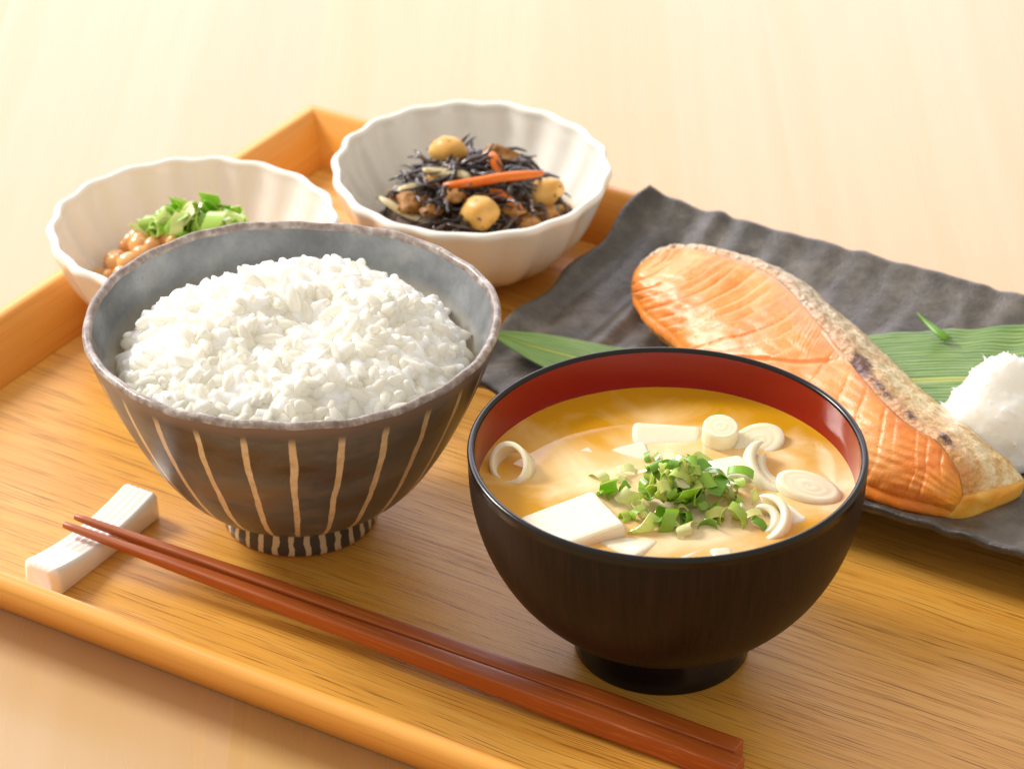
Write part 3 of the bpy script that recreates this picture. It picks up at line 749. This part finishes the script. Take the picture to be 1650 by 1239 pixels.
# ---------------- bamboo leaf
def leaf():
    n = NT('bamboo_leaf', .38, .5); s = n.sep(n.co('UV'))
    v = n.math('ADD', s[1], n.math('MULTIPLY', n.noise(n.map(n.co('UV'), (6, 3, 1)), 1.0, 2), .012))
    f1 = n.math('SINE', n.math('MULTIPLY', v, 210.0)); f2 = n.noise(n.map(n.co('UV'), (4, 70, 1)), 1.0, 3, .6)
    col = n.ramp(f2, [(.3, c(72, 108, 38)), (.5, c(102, 138, 58)), (.72, c(146, 170, 98))])
    col = n.mix(n.ramp(f1, [(.55, 0.0), (1.0, .16)]), col, c(160, 182, 112))
    mid = n.ramp(n.math('ABSOLUTE', n.math('SUBTRACT', s[1], .5)), [(.012, 1.0), (.028, 0.0)])
    n.set('Base Color', n.mix(mid, col, c(168, 176, 84))); n.bump(n.math('ADD', f1, n.math('MULTIPLY', f2, 1.5)), .4, .0003); n.sss(.1, (.5, 1, .2), .001)
    nu, nv = 150, 41; V = []; UV = []
    ax = np.array([[785, 552], [900, 566], [1050, 585], [1250, 596], [1450, 598], [1650, 602], [1760, 606]], float)
    xs = np.linspace(785, 1760, nu); ys = cub(ax[:, 0], ax[:, 1], xs)
    hw = cub([785, 830, 900, 1050, 1250, 1450, 1650, 1760], [.0004, .0055, .0105, .0175, .0245, .0300, .0320, .0310], xs)
    pts = np.array([P(x, y, .019) for x, y in zip(xs, ys)]); tg = np.gradient(pts, axis=0); tg[:, 2] = 0; tg /= np.linalg.norm(tg, axis=1)[:, None]
    sd = np.stack([-tg[:, 1], tg[:, 0]], 1)
    for i in range(nu):
        for j in range(nv):
            k = j/(nv-1)*2-1; q = pts[i, :2]+sd[i]*hw[i]*k
            a = q@TX; b = q@TY
            zp = plate_z(q[0], q[1]) if b > .0965 and a > -.0915 else PZ+.006
            sm = PZ+.0012+.0036*max(0, (abs((b-.165)/.069)-.2))**1.5 + (.009*max(0, (-.045-a)/.045)**1.3)
            z = max(zp+.0007, sm)+.0011*(abs(k)**2)*0+.0008*(1-abs(k))-.0012*math.exp(-(k/.06)**2)*.5+.0005*math.sin(xs[i]*.021+k*2)+.0004*math.sin(k*34)*.25
            V.append((q[0], q[1], z)); UV.append((i/(nu-1)*3, j/(nv-1)))
    V = np.array(V); lo = V.copy(); lo[:, 2] -= .00035; F = grid_faces(nu, nv); n0 = len(V)
    idx = np.arange(n0).reshape(nu, nv); ring = list(idx[:, 0])+list(idx[-1, 1:])+list(idx[-2::-1, -1])+list(idx[0, -2:0:-1])
    F = F+[tuple(n0+k for k in f[::-1]) for f in grid_faces(nu, nv)]+[(ring[(i+1) % len(ring)], ring[i], ring[i]+n0, ring[(i+1) % len(ring)]+n0) for i in range(len(ring))]
    o = mk('bamboo_leaf', np.concatenate([V, lo]), F, n.m, None, uv=UV+UV); tag(o, 'broad green bamboo leaf lying on the plate under the salmon', 'leaf')
    # small leaf tip peeking out behind
    tip = []
    for i in range(12):
        f = i/11; q = on_plate(1477+52*f, 511+34*f, .0040)
        wd = .0017*math.sin(math.pi*min(1, f*.6+.01))
        for k in (-1, 0, 1): tip.append((q[0]+wd*k*.9, q[1]+wd*k*.6, q[2]-.0007*k*k+.002*(1-f)))
    T = np.array(tip); L = T.copy(); L[:, 2] -= .0003
    F = grid_faces(12, 3)+[tuple(36+k for k in f[::-1]) for f in grid_faces(12, 3)]
    idx = np.arange(36).reshape(12, 3); ring = list(idx[:, 0])+list(idx[-1, 1:])+list(idx[-2::-1, -1])+list(idx[0, -2:0:-1])
    F += [(ring[(i+1) % len(ring)], ring[i], ring[i]+36, ring[(i+1) % len(ring)]+36) for i in range(len(ring))]
    m2 = NT('leaf_tip_green', .4); m2.set('Base Color', c(98, 150, 30))
    tag(mk('leaf_tip', np.concatenate([T, L]), F, m2.m, None), 'small bright green leaf tip sticking out behind the bamboo leaf', 'leaf')
leaf()

# ---------------- salmon
def salmon():
    z0 = PZ+.0018
    st = [  # u, F(px), R(px), S(px), zF, zR, zS   (heights above z0)
        (0.00, (1020, 462), (1028, 432), (1034, 427), .004, .0065, .0055),
        (0.05, (1026, 482), (1050, 413), (1056, 408), .006, .0115, .0105),
        (0.12, (1050, 508), (1092, 401), (1099, 397), .007, .0150, .0140),
        (0.20, (1082, 538), (1142, 407), (1150, 401), .008, .0175, .0160),
        (0.30, (1120, 575), (1202, 424), (1222, 417), .008, .0190, .0160),
        (0.40, (1165, 618), (1258, 454), (1290, 444), .008, .0200, .0150),
        (0.50, (1220, 665), (1308, 510), (1348, 489), .008, .0205, .0140),
        (0.60, (1280, 712), (1352, 562), (1402, 534), .008, .0205, .0130),
        (0.70, (1340, 752), (1402, 625), (1456, 592), .008, .0200, .0120),
        (0.80, (1402, 783), (1458, 680), (1518, 650), .008, .0190, .0110),
        (0.88, (1460, 806), (1512, 714), (1574, 696), .007, .0175, .0100),
        (0.95, (1505, 818), (1543, 757), (1620, 738), .006, .0140, .0085),
        (1.00, (1534, 824), (1552, 798), (1652, 774), .004, .0070, .0042)]
    us = np.array([s[0] for s in st]); nu = 330
    uu = np.linspace(0, 1, nu)
    def curve(k, hk): 
        pts = np.array([P(s[k][0], s[k][1], z0+s[hk]*(1.3 if hk == 5 else 1.0)) for s in st]); return np.stack([cub(us, pts[:, i], uu) for i in range(3)], 1)
    Fc, Rc, Sc = curve(1, 4), curve(2, 5), curve(3, 6)
    kS = np.interp(uu, [0, .5, .8, 1], [.75, .78, .95, 1])[:, None]; Sc = Rc+(Sc-Rc)*kS
    nv = 110; vv = np.linspace(0, 1, nv)
    G = Fc[:, None, :]*(1-vv[None, :, None])+Rc[:, None, :]*vv[None, :, None]
    env = np.clip(np.minimum(uu/.06, (1-uu)/.05), 0, 1)**.5
    U, Vv = np.meshgrid(uu, vv, indexing='ij')
    def normals(G):
        du = np.gradient(G, axis=0); dv = np.gradient(G, axis=1); n = np.cross(du, dv); n /= np.linalg.norm(n, axis=2)[..., None]+1e-12
        return n
    nr = normals(G)
    if nr[nu//2, nv//2, 2] < 0: nr = -nr
    G = G+nr*(.0038*np.sin(math.pi*Vv**.8)*env[:, None])[..., None]
    # muscle flakes: leaning lines in the upper half, cross lines near the tail end
    lean = np.interp(U, [0, .2, .45, .52, .62, .75, 1], [.16, .20, .20, .12, .02, -.03, -.05])
    W = U-lean*(Vv-.5)-.05*np.interp(U, [0, .45, .55, 1], [1, 1, .4, .5])*np.sin(math.pi*Vv)
    W = W+.007*wn(U*10, Vv*4, 1.6, 21)+.0025*wn(U*30, Vv*10, 1.5, 22)
    knots = [-.2]; r = np.random.default_rng(5)
    while knots[-1] < 1.3:
        u = knots[-1]; step = np.interp(u, [0, .08, .12, .42, .5, .68, .74, .95], [.05, .055, .034, .032, .07, .08, .036, .040]); knots.append(u+step*r.uniform(.65, 1.35))
    kn = np.array(knots); ii = np.clip(np.searchsorted(kn, W)-1, 0, len(kn)-2); ph = (W-kn[ii])/(kn[ii+1]-kn[ii])
    dep = (r.uniform(.05, 1.0, len(kn))**1.3)[ii]
    strength = np.interp(U, [0, .1, .3, .46, .5, .7, .76, .93, 1], [1.4, 1.4, 1.25, 1.1, .4, .35, 1.1, 1.2, .1])*np.clip((1-Vv)/.16, 0, 1)**.7*np.clip((Vv+.05)/.12, 0, 1)
    strength = strength*np.clip(.60+.75*wn(U*11, Vv*4, 1.5, 31), .02, 1.25)
    groove = np.exp(-(ph/.13)**2)+.5*np.exp(-((1-ph)/.06)**2); crest = np.exp(-((ph-.30)/.13)**2)*dep
    disp = -(groove*dep*.0015)*strength-.0008*(ph-.5)*strength*(.4+.6*dep)
    seamW = U-.30*(Vv-.5)-.035*np.sin(math.pi*Vv); sd_ = (seamW-.475)/.006
    seam = np.exp(-sd_**2); disp = disp-.0014*seam*np.clip((1.0-Vv)/.15, 0, 1)
    disp = disp+.0009*wn(U*16, Vv*5, 1.5, 40)+.0004*wn(U*26, Vv*9, 1.5, 41)+.0002*wn(U*90, Vv*40, 1.5, 43)*1.0
    lump = np.exp(-((U-.05)/.05)**2)*.0012*wn(U*40, Vv*5, 1.5, 44); disp = disp+lump
    fibre = .00010*np.sin(W*900+3*wn(U*20, Vv*9, 1.5, 51)); disp = disp+fibre*(U > .5)
    disp = disp*np.clip((1-Vv)/.03, 0, 1)*np.clip(np.minimum(U/.02, (1-U)/.02), 0, 1)
    nr2 = normals(G); 
    if nr2[nu//2, nv//2, 2] < 0: nr2 = -nr2
    G = G+nr2*disp[..., None]
    # front side: round over from F down to the plate
    ns = 14; out = Fc-Rc; out[:, 2] = 0; out /= np.linalg.norm(out, axis=1)[:, None]
    side = np.zeros((nu, ns, 3))
    for k in range(ns):
        t = k/(ns-1); h = (1-t)**1.0
        bulge = .0022*math.sin(math.pi*min(1, (1-t)*1.15+.0))*1.0
        side[:, k] = G[:, 0]; zb = z0-.0012
        side[:, k, 2] = zb+(G[:, 0, 2]-zb)*(t**.8)
        side[:, k, :2] += out[:, :2]*(bulge-.0030*(1-t)**2)[..., None] if hasattr(bulge, 'shape') else out[:, :2]*(bulge-.0030*(1-t)**2)
    wave = .0005*wn(uu*30, uu*0, 1.5, 61)
    side[:, 1:-1, :2] += out[:, None, :2]*wave[:, None, None]
    allG = np.concatenate([side[:, :-1], G], 1); nv2 = allG.shape[1]
    # close both ends
    def cap(sec, axis, dist, n=8):
        cen = sec.mean(0); rows = []
        for k in range(1, n+1):
            t = k/n*math.pi/2; rows.append(cen+(sec-cen)*math.cos(t)+axis*dist*math.sin(t))
        return rows
    ax1 = (Sc[-1]-Sc[-8]); ax1[2] = 0; ax1 /= np.linalg.norm(ax1); ax0 = (Fc[0]-Fc[12])+(Rc[0]-Rc[12]); ax0[2] = 0; ax0 /= np.linalg.norm(ax0)
    secR = np.concatenate([allG[-1]]); r0 = cap(allG[0], ax0, .0025)
    full = np.concatenate([np.array(r0[::-1]), allG], 0)
    nU = full.shape[0]; nc0 = 8
    tone = np.zeros((nU, nv2, 3)); o_ = ns-1
    tone[nc0:, o_:, 0] = np.clip(groove*dep*strength, 0, 1)
    margin = np.clip((Vv-np.interp(U, [0, .15, .3, .42, .5, .56, .62, .8, 1], [.98, .95, .94, .84, .76, .84, .90, .92, .86]))/.07, 0, 1)
    tone[nc0:, o_:, 1] = margin
    tone[nc0:, o_:, 2] = np.clip(seam*1.2+crest*strength*.75, 0, 1)
    uvU = np.concatenate([np.zeros(nc0), uu]); uvV = np.concatenate([np.linspace(-.15, -.01, ns-1), vv])
    UV = np.stack(np.meshgrid(uvU, uvV, indexing='ij'), -1).reshape(-1, 2)
    t = empty('salmon_fillet', tuple(P(1300, 640, z0))); base = np.array(t.location[:])
    tag(t, 'grilled salmon fillet slice with browned skin lying on the long plate', 'salmon')
    m = NT('salmon_flesh', .38, .5); ob = m.co(); at = m.attr('tone'); sp = m.new('ShaderNodeSeparateColor', {0: at}).outputs
    big = m.noise(ob, 45, 4, .6); fin = m.noise(ob, 420, 4, .65); suv = m.sep(m.co('UV'))
    col = m.ramp(big, [(.3, c(235, 124, 40)), (.5, c(241, 144, 62)), (.7, c(246, 172, 96))])
    col = m.mix(m.ramp(fin, [(.45, 0.0), (.75, .45)]), col, c(244, 178, 118))
    col = m.mix(m.math('MULTIPLY', sp[0], .7), col, c(236, 126, 22))
    fatl = m.ramp(m.noise(m.map(m.co('UV'), (60, 9, 1)), 1.0, 4, .6, .8), [(.58, 0.0), (.74, .35)])
    col = m.mix(fatl, col, c(250, 200, 138))
    col = m.mix(m.math('MULTIPLY', sp[2], .6), col, c(240, 178, 120))
    gold = m.math('MULTIPLY', m.ramp(suv[0], [(.90, 0.0), (.97, .8)]), 1.0)
    col = m.mix(gold, col, c(232, 166, 52))
    lowg = m.ramp(suv[1], [(-.0, .75), (.10, 0.0)])
    col = m.mix(m.math('MULTIPLY', m.ramp(suv[1], [(.0, .7), (.12, 0.0)]), .8), col, c(230, 128, 16))
    roast = m.math('MULTIPLY', m.ramp(suv[1], [(.62, 0.0), (.98, 1.0)]), m.ramp(m.noise(ob, 70, 5, .7), [(.45, 0.0), (.65, .7)]))
    col = m.mix(roast, col, c(204, 112, 36))
    col = m.mix(m.math('MULTIPLY', sp[1], m.ramp(m.noise(ob, 160, 3), [(.25, .45), (.6, .9)])), col, m.ramp(suv[0], [(.55, c(196, 148, 96)), (.66, c(200, 118, 44))]))
    m.set('Base Color', col); m.sss(.25, (1, .55, .2), .002); m.bump(m.math('ADD', fin, m.math('MULTIPLY', m.noise(ob, 1500, 2), .6)), .3, .0006)
    m.set('Coat Weight', .06); m.set('Coat Roughness', .25)
    fl = mk('flesh', full.reshape(-1, 3)-base, grid_faces(nU, nv2), m.m, t, uv=UV); vcol(fl, 'tone', tone.reshape(-1, 3))
    # skin: from the ridge over the back to the plate
    nk = 46; kk = np.linspace(0, 1, nk); K = np.zeros((nu, nk, 3))
    bk = Sc-Rc; bk[:, 2] = 0; bk /= np.linalg.norm(bk, axis=1)[:, None]+1e-9
    for j, k in enumerate(kk):
        if k <= .62:
            s = k/.62; q = Rc*(1-s)+Sc*s; q[:, 2] += (.0016*math.sin(math.pi*s))*env
        else:
            s = (k-.62)/.38; q = Sc.copy(); q[:, :2] += bk[:, :2]*(.0008*math.sin(s*math.pi*.75)-.002*s); q[:, 2] = Sc[:, 2]*(1-s**1.3)+(z0-.0012)*s**1.3
        K[:, j] = q
    KU, KK = np.meshgrid(uu, kk, indexing='ij')
    n3 = normals(K); 
    if n3[nu//2, 10, 2] < 0: n3 = -n3
    rough = (.00042*wn(KU*120, KK*14, 1.5, 71)+.0003*wn(KU*260, KK*30, 1.5, 77)*np.clip(1.3-KK/.3, 0, 1)+.0005*wn(KU*36, KK*5, 1.5, 72))*np.clip(KK/.05, 0, 1)
    ridge = .0008*np.exp(-((KK-.10)/.07)**2)*np.interp(KU, [0, .1, .2, 1], [0, .4, 1, 1])*(1+.6*wn(KU*60, KK, 1.5, 73))
    K = K+n3*(rough+ridge)[..., None]
    # belly end: fold the skin's end down under itself (yellow fat flank)
    tn = np.zeros((nu, nk, 3))
    char = np.exp(-(((KU-.655)/.020)**2+((KK-.12)/.13)**2))*1.4+np.exp(-(((KU-.885)/.028)**2+((KK-.08)/.06)**2))*.62+np.exp(-(((KU-.72)/.045)**2+((KK-.09)/.07)**2))*.5+np.exp(-(((KU-.80)/.02)**2+((KK-.10)/.07)**2))*.5
    tn[..., 0] = np.clip(char, 0, 1); tn[..., 1] = np.clip(1.25-KK/.26, 0, 1)*np.interp(KU, [0, .15, .3, .5, .6, 1], [.3, .9, .7, .7, 1, 1]); tn[..., 2] = np.interp(KU, [0, .45, .68, 1], [1, .95, .3, .0])
    m = NT('salmon_skin', .36, .5); ob = m.co(); sp = m.new('ShaderNodeSeparateColor', {0: m.attr('tone')}).outputs
    sc = m.voro(ob, 620, 'F1'); nz = m.noise(ob, 130, 5, .7); n2 = m.noise(ob, 520, 4, .75)
    silver = m.ramp(n2, [(.34, c(66, 54, 42)), (.44, c(160, 144, 114)), (.54, c(234, 226, 206))])
    tan = m.ramp(nz, [(.34, c(186, 118, 40)), (.47, c(224, 182, 110)), (.58, c(246, 228, 184))])
    col = m.mix(m.math('MULTIPLY', sp[2], m.ramp(nz, [(.3, 1.0), (.75, .55)])), tan, silver)
    col = m.mix(m.math('MULTIPLY', sp[1], m.ramp(nz, [(.35, 0.0), (.6, .85)])), col, c(216, 128, 18))
    cf = m.math('MULTIPLY', sp[0], m.ramp(n2, [(.25, 1.6), (.7, .35)]))
    col = m.mix(m.ramp(cf, [(.15, 0.0), (.5, 1.0)]), col, m.ramp(n2, [(.4, c(38, 18, 8)), (.62, c(128, 58, 18))]))
    m.set('Base Color', col); m.bump(m.math('ADD', m.math('MULTIPLY', sc, -.8), m.math('MULTIPLY', n2, 1.3)), .8, .0009); m.set('Coat Weight', .35); m.set('Coat Roughness', .22)
    sk = mk('skin', K.reshape(-1, 3)-base, grid_faces(nu, nk), m.m, t); vcol(sk, 'tone', tn.reshape(-1, 3)); sk['label'] = 'silvery browned salmon skin with charred spots along the ridge'
    # fat flank closing the belly end
    sec = np.concatenate([side[-1, :-1], G[-1][::4], K[-1]], 0); 
    lp = np.concatenate([sec, sec[:1]]); dl = np.concatenate([[0], np.cumsum(np.linalg.norm(np.diff(lp, axis=0), axis=1))]); sec = np.stack([np.interp(np.linspace(0, dl[-1], 121)[:-1], dl, lp[:, i]) for i in range(3)], 1)
    rows = [sec]; cen = sec.mean(0); cur = sec.copy()
    for k in range(1, 13):
        for _ in range(5): cur = (np.roll(cur, 1, 0)+2*cur+np.roll(cur, -1, 0))/4
        tt = k/12*math.pi/2; rows.append(cen+(cur-cen)*math.cos(tt)**.8+(ax1*.35+np.array([0, -.9, 0]))*.0020*math.sin(tt))
    rows = np.array(rows).transpose(1, 0, 2)
    fm = NT('salmon_belly_fat', .3, .5); nz = fm.noise(fm.co(), 120, 4, .6); fm.set('Base Color', fm.ramp(nz, [(.3, c(228, 150, 34)), (.55, c(236, 180, 76)), (.75, c(244, 212, 132))])); fm.sss(.4, (1, .6, .2), .003); fm.bump(fm.noise(fm.co(), 500, 3), .3, .0006)
    mk('belly_end', rows.reshape(-1, 3)-base, grid_faces(rows.shape[0], rows.shape[1], wrap=True), fm.m, t)
salmon()

# ---------------- grated daikon
def daikon():
    n = NT('grated_daikon', .22, .5); n.set('Base Color', c(250, 249, 242)); n.sss(1.0, (1, .95, .82), .009); n.set('Coat Weight', .4); n.set('Coat Roughness', .1)
    n.bump(n.noise(n.co(), 520, 5, .7), .28, .0010)
    q = on_plate(1612, 712, 0); zb = plate_z(q[0], q[1])
    V = []; nr, ns = 60, 96
    for i in range(ns):
        th = 2*math.pi*i/ns
        for j in range(nr):
            f = j/(nr-1); r = .0215*f; x, y = r*math.cos(th), r*math.sin(th)
            h = .0335*(1-f**2.3)**.62*(1-.22*f) if f < 1 else 0
            p = Vector((x, y, h)); nz = mnoise.fractal(p*140, .9, 2.1, 5)
            k = 1+.10*mnoise.noise(p*75)+.03*nz
            V.append((x*k*1.02, y*k, 0 if j == nr-1 else h*(1+.10*mnoise.noise(p*90+Vector((3, 1, 7))))+.0006*nz-.0006))
    F = grid_faces(ns, nr, wrap=True, flip=True); F.append(tuple(i*nr+nr-1 for i in range(ns)))
    # shreds
    Vx, Fx = list(V), list(F)
    for k in range(70):
        i = rng.integers(0, ns); j = int(nr*rng.uniform(.05, .9)); p = np.array(V[i*nr+j]); d = rng.normal(0, 1, 3); d /= np.linalg.norm(d); d[2] = abs(d[2])*.6
        s = np.linspace(-.5, 1, 5); L = rng.uniform(.0012, .0034); b = rng.normal(0, .0006, 3)
        pts = p+np.outer(s*L, d)+np.outer(s**2, b); me = tube_mesh('t', pts, (.00055)*(1-.6*np.abs(s)**2), 5); off = len(Vx)
        Vx += [tuple(v.co) for v in me.vertices]; Fx += [tuple(off+a for a in pl.vertices) for pl in me.polygons]; bpy.data.meshes.remove(me)
    o = mk('grated_daikon', Vx, Fx, n.m); remesh(o, .00045); o.location = (q[0], q[1], zb+.0006)
    tag(o, 'moist white mound of grated daikon radish beside the salmon', 'daikon')
daikon()

# ================================================================== CHOPSTICK REST AND CHOPSTICKS
def rest():
    n = PORC
    nu, L, Wd = 60, .0535, .0145; V = []; prof_n = 20
    xs = np.linspace(-L/2, L/2, nu)
    def top(x): return .0068+.0034*abs(x/(L/2))**1.9
    for i, x in enumerate(xs):
        e = min(1, (L/2-abs(x))/.0022); sh = math.sqrt(max(0, 1-(1-e)**2)); ins = (1-sh)*.0020
        hh = top(x)-(1-sh)*.0020; hw = Wd/2-ins
        lo = .0006*(1-sh)
        pr = []
        rr = .0022
        pr.append((-hw+.0008, lo)); pr.append((-hw, lo+.0010)); pr.append((-hw+.0004, hh-rr))
        for k in range(1, 4): a = math.pi-k*math.pi/8; pr.append((-hw+.0004+rr+rr*math.cos(a), hh-rr+rr*math.sin(a)))
        for k in range(13):
            y = (-hw+rr)+(2*hw-2*rr)*k/12; pr.append((y, hh-.0004*(.5-.5*math.cos(k/12*2*math.pi*4))*sh))
        for k in range(1, 4): a = math.pi/2-k*math.pi/8; pr.append((hw-.0004-rr+rr*math.cos(a), hh-rr+rr*math.sin(a)))
        pr.append((hw-.0004, hh-rr)); pr.append((hw, lo+.0010)); pr.append((hw-.0008, lo))
        for y, z in pr: V.append((x, y, z))
    npf = len(pr); F = grid_faces(nu, npf)
    F = [f[::-1] for f in F]
    F.append(tuple(range(npf))[::-1]); F.append(tuple(range((nu-1)*npf, nu*npf)))
    F += [((i+1)*npf, i*npf, i*npf+npf-1, (i+1)*npf+npf-1) for i in range(nu-1)]
    o = mk('chopstick_rest', V, F, n); c0 = TX*.0014+(P(93, 956, 0)[:2]+P(253, 837, 0)[:2])/2-TX*Wd/2
    o.location = (c0[0], c0[1], 0.0); o.rotation_euler = (0, 0, TA+math.pi/2)
    tag(o, 'small white ribbed porcelain chopstick rest on the tray floor', 'chopstick rest'); return o
REST = rest()
def chopstick(tip, end, label):
    n = chopstick.m
    tip = np.asarray(tip); end = np.asarray(end); L = np.linalg.norm(end-tip); V = []; N = 60; ns = 24
    for i in range(N):
        f = i/(N-1); x = f*L; hw = .00125+(.0034-.00125)*min(1, f*1.25)**.9
        p = 2.0+9.0*min(1, f*2.0)**1.5     # round tip to rounded-square handle
        if i == 0: hw *= .8
        for j in range(ns):
            a = 2*math.pi*j/ns+math.pi/4; cs, sn = math.cos(a), math.sin(a)
            k = (abs(cs)**p+abs(sn)**p)**(-1/p)
            V.append((x, hw*k*cs, hw*k*sn))
    F = [f for f in grid_faces(N, ns)]+[((i)*ns+ns-1, (i+1)*ns+ns-1, (i+1)*ns, i*ns) for i in range(N-1)]
    F += [tuple(range(ns)), tuple(range((N-1)*ns, N*ns))[::-1]]
    F = [f[::-1] for f in F]
    o = mk('chopstick', V, F, n); bevel_mod(o, .0003, 2); o.modifiers['bevel'].angle_limit = R(60)
    o.location = tuple(tip); d = Vector(end-tip).normalized(); o.rotation_euler = d.to_track_quat('X', 'Z').to_euler()
    tag(o, label, 'chopstick', 'pair of chopsticks'); return o
chopstick.m = wood('chopstick_wood', c(176, 90, 28), c(152, 68, 15), c(206, 132, 68), 16, 700, .46, .35, .5, .00008, .1)
chopstick(P(121, 832, .0104), P(1190, 1214, .0035), 'reddish brown chopstick closer to the two front bowls')
chopstick(P(103, 845, .0104), P(1190, 1214, .0035)-np.append(TY*.0072, 0)+np.append(TX*.004, 0), 'reddish brown chopstick closer to the front tray rim')
